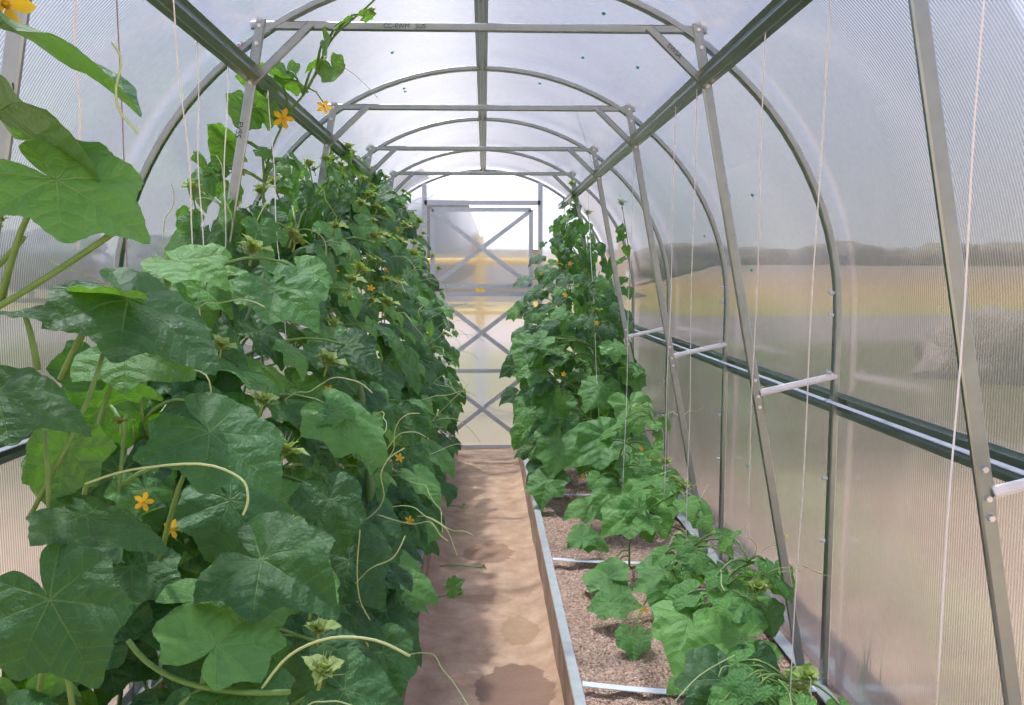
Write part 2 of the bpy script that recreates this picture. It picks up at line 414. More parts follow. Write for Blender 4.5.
# purlins
def purlin(name, x, z, rot, w, d, lab, mat='steel'):
    s = V((math.cos(rot), 0, math.sin(rot)))
    m = MB(); m.sweep(hat(w, d, w * .22), [(x, .16, z), (x, D(5), z)], s)
    e = empty(name, (x, 3.2, z), lab, 'purlin', 'galvanised steel purlins')
    m.build('rail', M[mat], e)
    return e
e = purlin('roof_purlin', .594, H + .520, -PI * .22, .052, .016, 'galvanized roof purlin running back along the right row of struts')
e2 = purlin('roof_purlin', -.594, H + .520, PI * .22, .052, .016, 'galvanized roof purlin running back above the left plants')
e3 = purlin('ridge_purlin', 0, ZC + EB - .010, 0, .042, .012, 'narrow ridge purlin along the centre of the roof')
for s, lab in ((1, 'right'), (-1, 'left')):
    e = empty('wall_purlin', (s * .975, 3.2, H - .36), 'horizontal steel rail halfway up the %s wall' % lab, 'purlin', 'wall rails')
    m = MB(); m.sweep(hat(.064, .016), [(s * .990, .16, H - .357), (s * .992, D(5), H - .357)], (0, 0, s)); m.build('rail', M['steel'], e)
    m = MB(); m.box((min(s * .955, s * .974), .16, H - .352), (max(s * .955, s * .974), D(5), H - .3495)); m.build('bright_flange', M['bright'], e)

# ------------------------------------------------------------------ polycarbonate shell
def shell(pts, name, lab, flip=False):
    m = MB(); ys = [.14 + (D(5) + .02 - .14) * j / 6 for j in range(7)]
    for y in ys:
        for x, z in pts: m.v.append((x, y, z))
    n = len(pts)
    for j in range(6):
        for i in range(n - 1):
            a = j * n + i; m.f.append((a, a + 1, a + n + 1, a + n) )
    return tag(m.build(name, M['poly'], smooth=True), lab, kind='structure')
full = hoop(64, 1.008, EB + .010, BASE - .02)
il = next(i for i, p in enumerate(full) if p[1] > ZC + .45)
ir = len(full) - 1 - il
shell(full[:il + 1], 'wall_left', 'ribbed clear polycarbonate wall on the left')
ceil_o = shell(full[il:ir + 1], 'ceiling', 'ribbed clear polycarbonate roof sheet curving overhead')
shell(full[ir:], 'wall_right', 'ribbed clear polycarbonate wall on the right with blurred yard behind')
# small teal printed marks on the sheets
def surf(a, b):  # ray from camera through pixel to the shell
    q = CF + CR * ((a - 512) / F) - CU * ((b - 352.5) / F); o = V((CX, 0, H)); t_ = .3
    while t_ < 12:
        p = o + q * t_
        if p.z > ZC:
            if (p.x / 1.004) ** 2 + ((p.z - ZC) / (EB + .006)) ** 2 >= 1: break
        elif abs(p.x) > 1.004: break
        t_ += .004
    return p
for (u, v_) in ((604, 13), (583, 57), (638, 67), (540, 83), (405, 91), (392, 52), (724, 166), (730, 195), (753, 195), (705, 236), (752, 270), (748, 466), (404, 88), (620, 195)):
    p = surf(u, v_); nrm = V((p.x, 0, max(0, p.z - ZC))).normalized()
    t1 = V((0, 1, 0)); t2 = nrm.cross(t1); m = MB(); a = .013; b_ = .006
    ring = [p - nrm * .002 + t1 * (a * math.cos(w * PI / 5)) + t2 * (b_ * math.sin(w * PI / 5)) for w in range(10)]
    m.add([q for q in ring] + [q - nrm * .0006 for q in ring], [tuple(range(10)), tuple(range(19, 9, -1))])
    par = ceil_o if p.z > ZC + .45 else bpy.data.objects['wall_right']
    o = mk('printed_mark', m.mesh('printed_mark', M['teal'])); o.parent = par; o.matrix_parent_inverse = Matrix.Identity(4); o['label'] = 'small teal printed mark'

# end wall around the door
YE = D(5) + .012
DX0, DX1, DZT = -.445, .432, H + .56
m = MB()
def arcpts(xa, xb, n=24):
    return [(x, ZC + (EB + .005) * math.sqrt(max(0, 1 - (x / 1.004) ** 2))) for x in [xa + (xb - xa) * i / n for i in range(n + 1)]]
def plate(poly):
    b = len(m.v); n = len(poly)
    m.v += [(x, YE, z) for x, z in poly]; m.f.append(tuple(range(b, b + n)))
plate([(-1.004, BASE - .02)] + arcpts(-1.004, DX0) + [(DX0, BASE - .02)])
plate([(DX1, BASE - .02)] + arcpts(DX1, 1.004) + [(1.004, BASE - .02)])
plate([(DX0, DZT)] + arcpts(DX0, DX1) + [(DX1, DZT)])
tag(m.build('wall_back', M['poly_end']), 'clear polycarbonate end wall around the door', kind='structure')
YD = D(5) - .02
door = bpy.data.objects.new('door_1', None); col.objects.link(door); door.location = (0, YD, 0)
tag(door, 'two-part polycarbonate door with galvanised X-braced frame at the far end', kind='structure')
def bar(m, a, b, w=.032, d=.018, yy=YD, side=None):
    a = V((a[0], yy, a[1])); b = V((b[0], yy, b[1])); dd = (b - a).normalized(); sd = V((0, 1, 0)).cross(dd)
    m.sweep([(-w / 2, 0), (-w * .22, -.004), (-w * .2, -d), (w * .2, -d), (w * .22, -.004), (w / 2, 0), (w / 2, .003), (-w / 2, .003)], [a, b], sd)
m = MB()
for x in (-.452, .440):
    ztop = ZC + EB * math.sqrt(1 - x * x) - .015
    bar(m, (x, .0), (x, ztop), .036)
bar(m, (-.452, H + .552), (.440, H + .552), .036)
m.build('door_frame', M['bright'], door)
def sash(z0, z1, nm, braces, extra=None, flip=-1):
    m = MB(); xl, xr = -.395, .368
    bar(m, (xl, z0), (xl, z1), .034); bar(m, (xr, z0), (xr, z1), .034)
    bar(m, (xl, z0), (xr, z0), .034); bar(m, (xl, z1), (xr, z1), .034)
    if extra: bar(m, (xl, extra), (xr, extra), .032)
    s = m.build(nm, M['bright'], door)
    for i, (za, zb) in enumerate(braces):
        fr_, bk = (YD - .012, YD + .002) if i != flip else (YD + .002, YD - .012)
        m = MB(); bar(m, (xl + .012, zb), (xr - .012, za), .034, .012, fr_); m.build('cross_brace', M['bright'], s)
        m = MB(); bar(m, (xl + .012, za), (xr - .012, zb), .034, .012, bk); m.build('cross_brace', M['bright'], s)
    m = MB(); m.add([(xl, YE, z0), (xr, YE, z0), (xr, YE, z1), (xl, YE, z1)], [(0, 1, 2, 3)]); m.build('panel', M['poly_end'], s)
sash(H - .090, H + .500, 'upper_sash', [(H - .075, H + .485)])
sash(.012, H - .150, 'lower_sash', [(H - .735, H - .165), (.03, H - .765)], H - .752, 0)
m = MB(); m.box((-.44, YD - .01, 0), (.43, YD + .02, .014)); m.build('sill', M['bright'], door)
for z in [H - .55, H - .45, H - .35, H - .25, H - .02, H + .1, H + .3, H + .42]: bolt((-.425, YD - .018, z), (0, 1, 0), door)

# ------------------------------------------------------------------ twine
def twine(a, b, lab, mat='twine', r=.0013, group='support twines'):
    a = V(a); b = V(b); m = MB(); n = 14; ph = random.random() * 6
    pts = [a.lerp(b, i / n) + V((.0035 * math.sin(i * .8 + ph), .003 * math.cos(i * .6 + ph), 0)) * math.sin(PI * i / n) for i in range(n + 1)]
    m.tube(pts, r, 5)
    k = pts[0]; m.tube([k + V((0, 0, .012)), k, k - V((.004, 0, .01))], [r, r * 2.6, r], 5)
    return tag(m.build('twine', M[mat], smooth=True), lab, 'twine', group)
ZP = H + .505
twine((.613, 1.00, ZP), at(936, 705, 1.02), 'white twine nearest the camera on the right, beside the nearest strut')
twine((.613, 1.46, ZP), at(790, 697, 1.86), 'white twine running down to the near shoot tip at the foot of the right wall')
twine(at(766, 17, 1.73), at(746, 575, 2.35), 'white twine tied to the roof purlin between the two nearest right struts')
twine(at(697, 80, 2.26), at(686, 545, 2.75), 'white twine tied where the right purlin meets the second strut')
twine(at(676, 98, 2.50), at(664, 500, 2.95), 'thin twine just behind the second right strut')
twine(at(588, 190, 4.85), at(600, 440, 4.05), 'white twine hanging in front of the tall far right plant')
twine(at(634, 150, 3.35), at(622, 520, 3.35), 'white twine in front of the third right strut')
twine(at(573, 100, 3.9), at(600, 190, 5.0), 'thin twine hanging from the third crossbar above the far right plant')
twine((-.612, 1.45, ZP), (-.622, 1.47, BASE), 'dark knotted twine hanging alone at the upper left', 'dark_twine')
twine(at(172, -20, 1.50), at(201, 330, 1.75), 'slanting white twine left of the left strut')
twine(at(197, 40, 1.86), at(204, 345, 1.9), 'white twine with a loose knotted end tied to the left purlin')
twine(at(228, 60, 2.06), at(222, 340, 2.0), 'white twine hanging just beside the left strut')
twine(at(76, -20, 1.15), at(78, 250, 1.35), 'pale twine behind the large upper left leaves')
twine(at(268, 95, 2.3), at(287, 360, 2.1), 'white twine hanging down through the climbing vine')

# ------------------------------------------------------------------ leaves
LOBES = [(0, 1.0), (12, .84), (27, .70), (48, .76), (74, .60), (100, .70), (126, .59), (147, .63), (164, .50), (174, .26), (180, .05)]
VEINS = [math.radians(a) for a in (0, 50, -50, 103, -103, 148, -148)]
def outline(th, rnd, teeth=True):
    a = abs(math.degrees(th))
    for (a0, r0), (a1, r1) in zip(LOBES, LOBES[1:]):
        if a <= a1 + 1e-6:
            f = (a - a0) / (a1 - a0); f = f * f * (3 - 2 * f) * .45 + f * .55
            r = r0 + (r1 - r0) * f; break
    r *= 1 + .05 * math.sin(th * 3 + rnd)
    if teeth: r *= 1 + .016 * (abs(math.sin(th * 22)) - .5)
    return r
def leaf_mesh(seed, mat, rings, nang, droop=.35, fold=.0, wave=.10, curl=0., teeth=True, width=1.0):
    rnd = random.Random(seed); ph = rnd.random() * 6; ph2 = rnd.random() * 6
    m = MB(); uvs = [(0, 0)]; m.v.append((0, 0, 0))
    ths = [(-PI + 2 * PI * j / nang) for j in range(nang + 1)]
    skew = rnd.uniform(-.12, .12)
    def shape(x, y):
        r = math.hypot(x, y); th = math.atan2(x, y)
        dv = min(abs((th - a + PI) % (2 * PI) - PI) for a in VEINS)
        lat = r * math.sin(min(dv, PI / 2))
        z = .06 * min(1, lat / .16) * min(1, r * 2)
        z += -droop * (max(0, y) ** 2) * .9 - droop * .7 * x * x - droop * .4 * max(0, -y) ** 2
        z += fold * abs(x) + curl * x * abs(x)
        z += wave * r * r * math.sin(th * 3 + ph) + wave * .45 * r ** 3 * math.sin(th * 7 + ph2)
        z += .035 * noise.noise(V((x * 3.1 + seed, y * 3.1, 0))) + .012 * noise.noise(V((x * 9 + seed, y * 9, 4)))
        return z
    for i in range(1, rings + 1):
        q = (i / rings) ** .85
        for th in ths:
            R_ = outline(th, ph, teeth) * q
            x = R_ * math.sin(th) * width + skew * R_ * R_ * .5; y = R_ * math.cos(th)
            z = shape(x, y)
            m.v.append((x, y, z))
            r = math.hypot(x, y); tt = math.atan2(x, y)
            dv = min(abs((tt - a + PI) % (2 * PI) - PI) for a in VEINS)
            uvs.append((r * math.sin(min(dv, PI / 2)), r * math.cos(dv)))
    n = nang + 1
    for j in range(nang): m.f.append((0, 1 + j + 1, 1 + j))
    for i in range(rings - 1):
        for j in range(nang):
            a = 1 + i * n + j; m.f.append((a, a + 1, a + n + 1, a + n))
    me = m.mesh('leaf', mat, True)
    uvl = me.uv_layers.new(name='UVMap')
    for lp in me.loops: uvl.data[lp.index].uv = uvs[lp.vertex_index]
    return me
# theta increases towards +x, so faces above already look up; make sure
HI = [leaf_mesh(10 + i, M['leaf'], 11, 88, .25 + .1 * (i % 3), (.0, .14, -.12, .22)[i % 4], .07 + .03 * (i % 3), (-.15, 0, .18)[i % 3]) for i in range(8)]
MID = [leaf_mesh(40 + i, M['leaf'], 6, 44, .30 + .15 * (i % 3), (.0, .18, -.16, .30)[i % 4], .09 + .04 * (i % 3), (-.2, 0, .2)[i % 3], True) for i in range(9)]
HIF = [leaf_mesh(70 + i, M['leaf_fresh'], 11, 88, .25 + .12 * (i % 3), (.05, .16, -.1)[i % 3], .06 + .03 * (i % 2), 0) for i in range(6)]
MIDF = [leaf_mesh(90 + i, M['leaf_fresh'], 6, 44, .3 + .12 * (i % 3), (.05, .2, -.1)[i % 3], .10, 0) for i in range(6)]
SH = leaf_mesh(120, M['shoot'], 5, 30, .5, .5, .2, 0)

def frame(j, tipdir, nrm, s):
    y = V(tipdir).normalized(); z = V(nrm); z = (z - y * z.dot(y))
    if z.length < 1e-3: z = V((0, 0, 1)) - y * y.z
    z.normalize(); x = y.cross(z)
    return Matrix(((x.x * s, y.x * s, z.x * s, j[0]), (x.y * s, y.y * s, z.y * s, j[1]), (x.z * s, y.z * s, z.z * s, j[2]), (0, 0, 0, 1)))
def merge_mesh(m, me, mat):
    m.add([mat @ v.co for v in me.vertices], [tuple(p.vertices) for p in me.polygons])
def shoot_mesh(seed):
    rnd = random.Random(seed); m = MB(); uv = []
    for i in range(13):
        a = i * 2.4; el = rnd.uniform(.2, 1.35)
        d = V((math.cos(a) * math.cos(el), math.sin(a) * math.cos(el), math.sin(el)))
        s = rnd.uniform(.22, .5) * (1.25 - el * .45)
        merge_mesh(m, SH, frame(d * rnd.uniform(.03, .45) + V((0, 0, .1)), d, V((-d.x * .5, -d.y * .5, 1)), s))
    for i in range(12):
        a = rnd.random() * 6.3; el = rnd.uniform(.1, 1.5); d = V((math.cos(a) * math.cos(el), math.sin(a) * math.cos(el), math.sin(el)))
        m.tube([d * .1, d * rnd.uniform(.5, .85) + V((0, 0, .05))], [.03, .005], 4)
    m.tube([V((0, 0, -.5)), V((0, 0, .3))], [.06, .04], 6)
    return m.mesh('shoot_tip', M['shoot'], True)
SHOOTS = [shoot_mesh(i) for i in range(3)]
def flower_mesh():
    m = MB()
    for i in range(5):
        a = i * 2 * PI / 5; d = V((math.cos(a), math.sin(a), .0)); s = V((-d.y, d.x, 0))
        pts = [V((0, 0, 0)), d * .35 + s * .22 + V((0, 0, .22)), d * .75 + s * .26 + V((0, 0, .34)), d * 1.05 + V((0, 0, .30)), d * .75 - s * .26 + V((0, 0, .34)), d * .35 - s * .22 + V((0, 0, .22)), d * .6 + V((0, 0, .24))]
        m.add(pts, [(0, 1, 6), (1, 2, 6), (2, 3, 6), (3, 4, 6), (4, 5, 6), (5, 0, 6)])
    m.tube([V((0, 0, -.9)), V((0, 0, -.5)), V((0, 0, .1))], [.10, .14, .16], 7)
    m.tube([V((0, 0, .0)), V((0, 0, .25))], [.12, .08], 6)
    return m.mesh('flower', M['petal'], True)
FLOWER = flower_mesh()
def fruit_mesh():
    m = MB(); n = 10
    m.tube([V((.08 * math.sin(i / n * 3), 0, -i / n)) for i in range(n + 1)], [.02 + .13 * math.sin(PI * min(1, max(.02, (i + .3) / (n + .6)))) ** .5 for i in range(n + 1)], 10)
    return m.mesh('cucumber', M['fruit'], True)
FRUIT = fruit_mesh()

def bez(a, c, b, n=6):
    return [a.lerp(c, t).lerp(c.lerp(b, t), t) for t in [i / n for i in range(n + 1)]]
class Plant:
    def __init__(s, root, label, group, stems, r=.006):
        s.root = V(root); s.e = empty('cucumber_plant', root, label, 'cucumber plant', group)
        s.m = MB(); s.sp = []; s.n = 0
        for st in stems:
            pts = [V(p) for p in st]; fine = []
            for i in range(len(pts) - 1):
                p0 = pts[max(i - 1, 0)]; p1 = pts[i]; p2 = pts[i + 1]; p3 = pts[min(i + 2, len(pts) - 1)]
                for q in range(5):
                    t = q / 5
                    fine.append(.5 * ((2 * p1) + (p2 - p0) * t + (2 * p0 - 5 * p1 + 4 * p2 - p3) * t * t + (-p0 + 3 * p1 - 3 * p2 + p3) * t ** 3))
            fine.append(pts[-1]); n = len(fine)
            s.m.tube(fine, [r * (1 - .5 * i / n) for i in range(n)], 6); s.sp += fine
    def part(s, name, me, mw, label=None):
        o = mk(name, me, s.e); o.matrix_local = Matrix.Translation(-s.root) @ mw
        if label: o['label'] = label
        return o
    def leaf(s, j, tip, nrm, size, me, petiole=True, src=None):
        j = V(j); tip = V(tip)
        lim = .95 - size * 1.3
        if abs(j.x) > lim: j.x = math.copysign(lim, j.x)
        if abs(j.x) > .6 and tip.x * j.x > 0: tip.x *= .2
        if j.z > ZC:
            q = math.hypot(j.x / .92, (j.z - ZC) / (EB - .07))
            if q > 1: j.x /= q; j.z = ZC + (j.z - ZC) / q
        s.part('leaf', me, frame(j, tip, nrm, size))
        if petiole:
            j = V(j)
            if src is None:
                src = min(s.sp, key=lambda p: abs((p - j).length - .10) + (.15 if p.z > j.z else 0))
            src = V(src)
            c = (src + j) / 2 + V((0, 0, .03 + .15 * (src - j).length)); c.z = max(c.z, min(src.z, j.z))
            s.m.tube(bez(src, c, j, 5), [.0042, .004, .0036, .0032, .0028, .0024], 5)
    def hero(s, uj, vj, Y, ut, vt, Yt, nrm, me, k=1.0, petiole=True, src=None):
        k = 1 + (k - 1) * .5
        j = at(uj, vj, Y); t = at(ut, vt, Yt)
        s.leaf(j, t - j, nrm, (t - j).length * k, me, petiole, src)
    def tendril(s, pts, r=.0011, mat='tendril'):
        pts = [V(p) for p in pts]; fine = []
        for i in range(len(pts) - 1):
            p0 = pts[max(i - 1, 0)]; p1 = pts[i]; p2 = pts[i + 1]; p3 = pts[min(i + 2, len(pts) - 1)]
            for q in range(4):
                t = q / 4
                fine.append(.5 * ((2 * p1) + (p2 - p0) * t + (2 * p0 - 5 * p1 + 4 * p2 - p3) * t * t + (-p0 + 3 * p1 - 3 * p2 + p3) * t ** 3))
        fine.append(pts[-1])
        for f_ in fine:
            f_.x = max(-.95, min(.95, f_.x))
            if f_.z > ZC:
                q = math.hypot(f_.x / .96, (f_.z - ZC) / (EB - .04))
                if q > 1: f_.x /= q; f_.z = ZC + (f_.z - ZC) / q
        m = MB(); m.tube(fine, r, 5)
        m.build('tendril', M[mat], s.e, True)
    def shoot(s, p, size, d=(0, 0, 1), label='pale yellow-green young shoot tip'):
        z = V(d).normalized(); x = V((1, .3, 0)); x = (x - z * x.dot(z)).normalized(); y = z.cross(x)
        mw = Matrix(((x.x * size, y.x * size, z.x * size, p[0]), (x.y * size, y.y * size, z.y * size, p[1]), (x.z * size, y.z * size, z.z * size, p[2]), (0, 0, 0, 1)))
        s.part('shoot_tip', random.choice(SHOOTS), mw, label)
    def flower(s, p, size=.018, d=(.3, -.6, .5)):
        z = V(d).normalized(); x = V((1, .3, 0)); x = (x - z * x.dot(z)).normalized(); y = z.cross(x)
        mw = Matrix(((x.x * size, y.x * size, z.x * size, p[0]), (x.y * size, y.y * size, z.y * size, p[1]), (x.z * size, y.z * size, z.z * size, p[2]), (0, 0, 0, 1)))
        s.part('flower', FLOWER, mw, 'yellow five-petalled flower')
    def fruit(s, p, size=.10):
        s.part('cucumber', FRUIT, Matrix.Translation(V(p)) @ Matrix.Scale(size, 4), 'young green cucumber')
    def done(s): s.m.build('stem', M['stem'], s.e, True)

def rand_curl(p, d, n=5, L=.10):
    out = [V(p)]; d = V(d).normalized(); q = V(p)
    for i in range(n):
        d = (d + V((random.uniform(-.5, .5), random.uniform(-.5, .5), random.uniform(-.6, .25)))).normalized()
        q = q + d * L / n; out.append(q)
    return out

# --- the dense left row
def interp(tab, x):
    if x <= tab[0][0]: return tab[0][1]
    for (a, b), (c, d) in zip(tab, tab[1:]):
        if x <= c: return b + (d - b) * (x - a) / (c - a)
    return tab[-1][1]
TOP = [(.9, -.62), (1.2, -.42), (1.5, -.12), (1.8, .02), (2.1, .10), (2.5, .22), (3.0, .34), (3.6, .42), (4.2, .48), (6.4, .50)]
def left_surface(Y, t):
    """point and outward normal on the face of the left row; t 0 at the foot .. 1 over the top to the wall"""
    top = interp(TOP, Y); lo = -1.12
    pr = [(0, (-.24, 0)), (.18, (-.20, .22)), (.38, (-.25, .48)), (.55, (-.37, .70)), (.70, (-.48, .88)), (.82, (-.60, 1.0)), (.92, (-.76, .92)), (1.0, (-.90, .70))]
    x = interp([(a, b[0]) for a, b in pr], t); f = interp([(a, b[1]) for a, b in pr], t)
    x2 = interp([(a, b[0]) for a, b in pr], t + .02); f2 = interp([(a, b[1]) for a, b in pr], t + .02)
    hgt = top - lo
    tx, tz = x2 - x, (f2 - f) * hgt
    n = V((tz, 0, -tx)); n = n.normalized() if n.length > 1e-6 else V((0, 0, 1))
    if n.z < -.2: n.z = -.2
    return V((x, Y, H + lo + f * hgt)), n
OR = ['nearest the camera', 'second from the camera', 'third from the camera', 'fourth from the camera', 'fifth from the camera', 'sixth from the camera', 'seventh from the camera', 'eighth from the camera', 'ninth from the camera', 'last before the door wall']
LY = [.98, 1.42, 1.88, 2.36, 2.86, 3.40, 3.95, 4.55, 5.15, 5.78]
lefts = []
for i, Y in enumerate(LY):
    top = H + interp(TOP, Y)
    w = lambda a: random.uniform(-a, a)
    stems = []
    for q in range(2):
        x = -.60 + w(.06)
        stems.append([(-.62, Y, BASE - .02)] + [(x + w(.05) + .0 * z, Y + w(.07) + (.06 if q else -.06), BASE + (top - BASE) * z) for z in (.25, .5, .75, .97)])
    p = Plant((-.62, Y, BASE - .02), 'leafy climbing cucumber plant in the dense left row, %s' % OR[i], 'cucumber plants in the left row', stems, .0055)
    lefts.append(p)
    if i == 0: continue
    half = (LY[min(i + 1, 9)] - LY[max(i - 1, 0)]) / 4 + .04
    nl = 82 if i < 3 else 92 if i < 8 else 84
    for q in range(nl):
        t = ((q + random.random()) / nl) ** .95; yy = Y + random.uniform(-half, half)
        inner = random.random() < .34
        pt, n = left_surface(yy, t)
        if i == 1 and yy < 1.3 and t > .5: continue
        pt = pt - n * (random.uniform(.07, .20) if inner else random.uniform(-.04, .07))
        pt += V((random.uniform(-.03, .03), 0, random.uniform(-.03, .03)))
        size = random.uniform(.075, .118) if q % 3 or inner else random.uniform(.045, .075)
        if inner: size *= 1.35
        if yy > 4: size *= .9
        tip = V((n.x * .8 + random.uniform(-.5, .5), -.35 + random.uniform(-.6, .6), -.55 + random.uniform(-.5, .35)))
        nrm = n * .55 + V((random.uniform(-.4, .4), -.35 + random.uniform(-.4, .4), .75 + random.uniform(-.2, .3)))
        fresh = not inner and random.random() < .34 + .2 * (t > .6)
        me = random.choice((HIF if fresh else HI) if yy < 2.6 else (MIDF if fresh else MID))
        tdir = tip.normalized()
        p.leaf(pt - tdir * size * .3, tip, nrm, size, me, petiole=(q % 2 == 0))
    # small fresh growth along the top, tendrils and flowers
    for q in range(12 if i > 2 else 5):
        yy = Y + random.uniform(-half, half); pt, n = left_surface(yy, random.uniform(.55, .98))
        p.shoot(pt + n * .05, random.uniform(.032, .06), (n.x * .4, random.uniform(-.4, .2), 1))
    for q in range(8):
        yy = Y + random.uniform(-half, half); pt, n = left_surface(yy, random.uniform(.2, 1))
        p.tendril(rand_curl(pt + n * .03, n + V((0, -.5, .3)), 7, random.uniform(.12, .26)), .0012)
    for q in range(3):
        yy = Y + random.uniform(-half, half); pt, n = left_surface(yy, random.uniform(.2, .8)); p.flower(pt - n * .02, .016)
    for q in range(2):
        yy = Y + random.uniform(-half, half); pt, n = left_surface(yy, random.uniform(.3, .6)); p.fruit(pt - n * .06, random.uniform(.07, .11))
    # thin upright leaders above the canopy
    for q in range(3 if 3 <= i else 0):
        yy = Y + random.uniform(-half, half); x = -.62 + w(.12); z0 = H + interp(TOP, yy)
        b0 = V((x, yy, z0 - .25)); hgt = random.uniform(.05, .16)
        pts = [b0, b0 + V((w(.03), w(.03), .2)), b0 + V((w(.05), w(.05), .22 + hgt))]
        p.m.tube(pts, [.004, .003, .002], 5)
        p.shoot(pts[-1], .042)
        for s_ in range(4):
            c_ = pts[1].lerp(pts[2], random.random()); d = V((w(1), w(1), -.1)); sz = random.uniform(.035, .06)
            p.leaf(c_ + d * .04, d + V((0, 0, -.4)), V((w(.4), -.3, 1)), sz, random.choice(MIDF), True, c_)
CAMV = V((0, -1, 0))
# heroes: (junction u, v, Y, tip u, v, Y, normal, mesh)
for q in range(84):
    yy = random.uniform(.82, 1.34); t = random.uniform(.25, 1.0); pt, n = left_surface(yy, t)
    pt = pt - n * random.uniform(.02, .30); pt.z = max(pt.z, BASE + .05)
    tip = V((n.x * .5 + random.uniform(-.6, .6), -.3 + random.uniform(-.6, .6), -.35 + random.uniform(-.4, .3)))
    nrm = V((random.uniform(-.4, .5), -.35 + random.uniform(-.4, .4), .85)); 
    lefts[0].leaf(pt, tip, nrm, random.uniform(.07, .12), random.choice(HI), q % 3 == 0)
A = lefts[0]; B_ = lefts[1]; C_ = lefts[2]; E_ = lefts[3]; G_ = lefts[4]
A.hero(-6, 26, .95, 144, 88, .95, (.05, .10, 1), HI[3], 1.05, src=at(-30, 330, 1.0))
A.hero(-4, 112, .93, 114, 168, .93, (-.1, .40, .90), HI[3], .9, src=at(-40, 380, 1.0))
A.hero(56, 180, .90, 156, 230, .90, (.05, -.60, .80), HIF[0], 1.0, src=at(0, 306, .95))

A.hero(-4, 396, .90, 92, 414, .90, (.0, -.38, .92), HI[4], .95, src=at(-30, 620, 1.0))
A.hero(66, 448, 1.05, 50, 500, 1.05, (-.1, .45, .8), HI[2], 1.2, src=at(40, 660, 1.1))
A.hero(20, 312, 1.0, 48, 312, .98, (0, -.25, 1), HI[5], 1.0, src=at(38, 370, 1.0))
A.hero(86, 515, .98, 166, 541, .97, (.05, .02, 1), HI[6], 1.0, src=at(40, 690, 1.0))
A.hero(50, 600, .88, 96, 680, .84, (.18, -.66, .70), HI[0], 1.1, src=at(80, 760, .95))

A.hero(216, 646, 1.02, 258, 602, 1.12, (.1, -.72, .65), HIF[0], 1.25, src=at(190, 760, 1.05))
A.hero(238, 690, 1.0, 280, 720, .95, (.1, -.45, .9), HI[7], 1.3, src=at(170, 720, 1.0))
A.hero(196, 600, 1.15, 255, 585, 1.2, (.1, -.4, .9), HIF[2], 1.2, False)
B_.hero(120, 296, 1.12, 66, 284, 1.10, (.1, .26, .95), HIF[1], 1.0, src=at(65, 372, 1.1))
B_.hero(128, 300, 1.12, 228, 364, 1.08, (.42, -.30, .85), HI[6], .8, src=at(60, 380, 1.1))
B_.hero(128, 350, 1.2, 190, 370, 1.15, (.1, -.6, .8), HIF[3], 1.0, src=at(80, 520, 1.2))
B_.hero(110, 395, 1.22, 160, 382, 1.25, (-.2, .3, .9), HI[5], 1.0, src=at(88, 480, 1.2))
B_.hero(210, 432, 1.12, 292, 488, 1.08, (.25, -.36, .88), HI[0], .85, src=at(160, 560, 1.2))

B_.hero(262, 560, 1.15, 325, 590, 1.08, (.1, -.60, .8), HI[7], 1.25, src=at(230, 620, 1.2))
B_.hero(180, 262, 1.6, 222, 272, 1.55, (.1, -.5, .85), HIF[4], 1.2)
C_.hero(276, 288, 1.72, 320, 322, 1.66, (.2, -.6, .8), HIF[0], 1.05)
C_.hero(268, 286, 1.72, 236, 300, 1.70, (-.1, -.6, .8), HIF[2], 1.1)
C_.hero(300, 270, 1.80, 322, 292, 1.75, (.3, -.5, .8), HIF[3], 1.3)
C_.hero(345, 345, 2.0, 372, 356, 1.95, (.3, -.75, .6), HI[4], 1.35)
C_.hero(340, 414, 1.7, 394, 454, 1.66, (.4, -.5, .75), HIF[5], .85)
C_.hero(338, 410, 1.7, 314, 422, 1.66, (.1, -.5, .9), HIF[1], 1.0)
C_.hero(330, 500, 1.5, 345, 545, 1.45, (.3, -.75, .6), HI[1], 1.2)
C_.hero(230, 500, 1.35, 270, 560, 1.30, (.2, -.7, .7), HI[2], 1.1)
C_.hero(350, 560, 1.6, 385, 600, 1.55, (.3, -.7, .7), HI[4], 1.1)
C_.hero(385, 610, 1.95, 400, 640, 1.9, (.3, -.7, .7), HI[6], 1.6)
B_.hero(345, 690, 1.25, 408, 706, 1.25, (.2, -.6, .8), HI[4], 1.1, src=at(260, 740, 1.25))
G_.hero(400, 520, 2.6, 425, 540, 2.55, (.4, -.6, .7), HI[3], 1.2)
# the near plant's own thick petioles / stalks seen at left
A.m.tube(bez(at(-60, 340, .95), at(40, 285, .94), at(120, 228, .92), 10), .0036, 8)
A.m.tube([at(-10, 275, .98), at(22, 240, .98), at(24, 236, .98)], .0032, 7)
A.m.tube([at(28, 520, 1.0), at(70, 440, 1.02), at(88, 400, 1.04), at(98, 370, 1.05), at(106, 345, 1.08)], .003, 7)
A.m.tube([at(40, 690, 1.0), at(50, 560, 1.0), at(48, 470, 1.0), at(45, 430, 1.0)], .003, 7)
A.m.tube(bez(at(128, 640, 1.02), at(165, 700, 1.0), at(290, 692, .97), 10), .0036, 8)
A.shoot(at(322, 676, .98), .042, (.3, -.2, 1)); A.shoot(at(310, 606, 1.3), .050, (.1, -.2, 1)); A.shoot(at(318, 634, 1.3), .045, (.1, -.2, 1)); A.shoot(at(2, 222, .93), .012)
A.shoot(at(120, 425, 1.2), .026); A.shoot(at(325, 605, 1.4), .028)
A.tendril([at(262, 688, .98), at(290, 655, .97), at(330, 638, .96), at(375, 640, .95), at(410, 656, .95)], .0018)
A.tendril([at(85, 484, 1.0), at(130, 470, 1.0), at(200, 464, .98), at(240, 478, .97), at(248, 498, .96), at(243, 515, .96)], .0016)
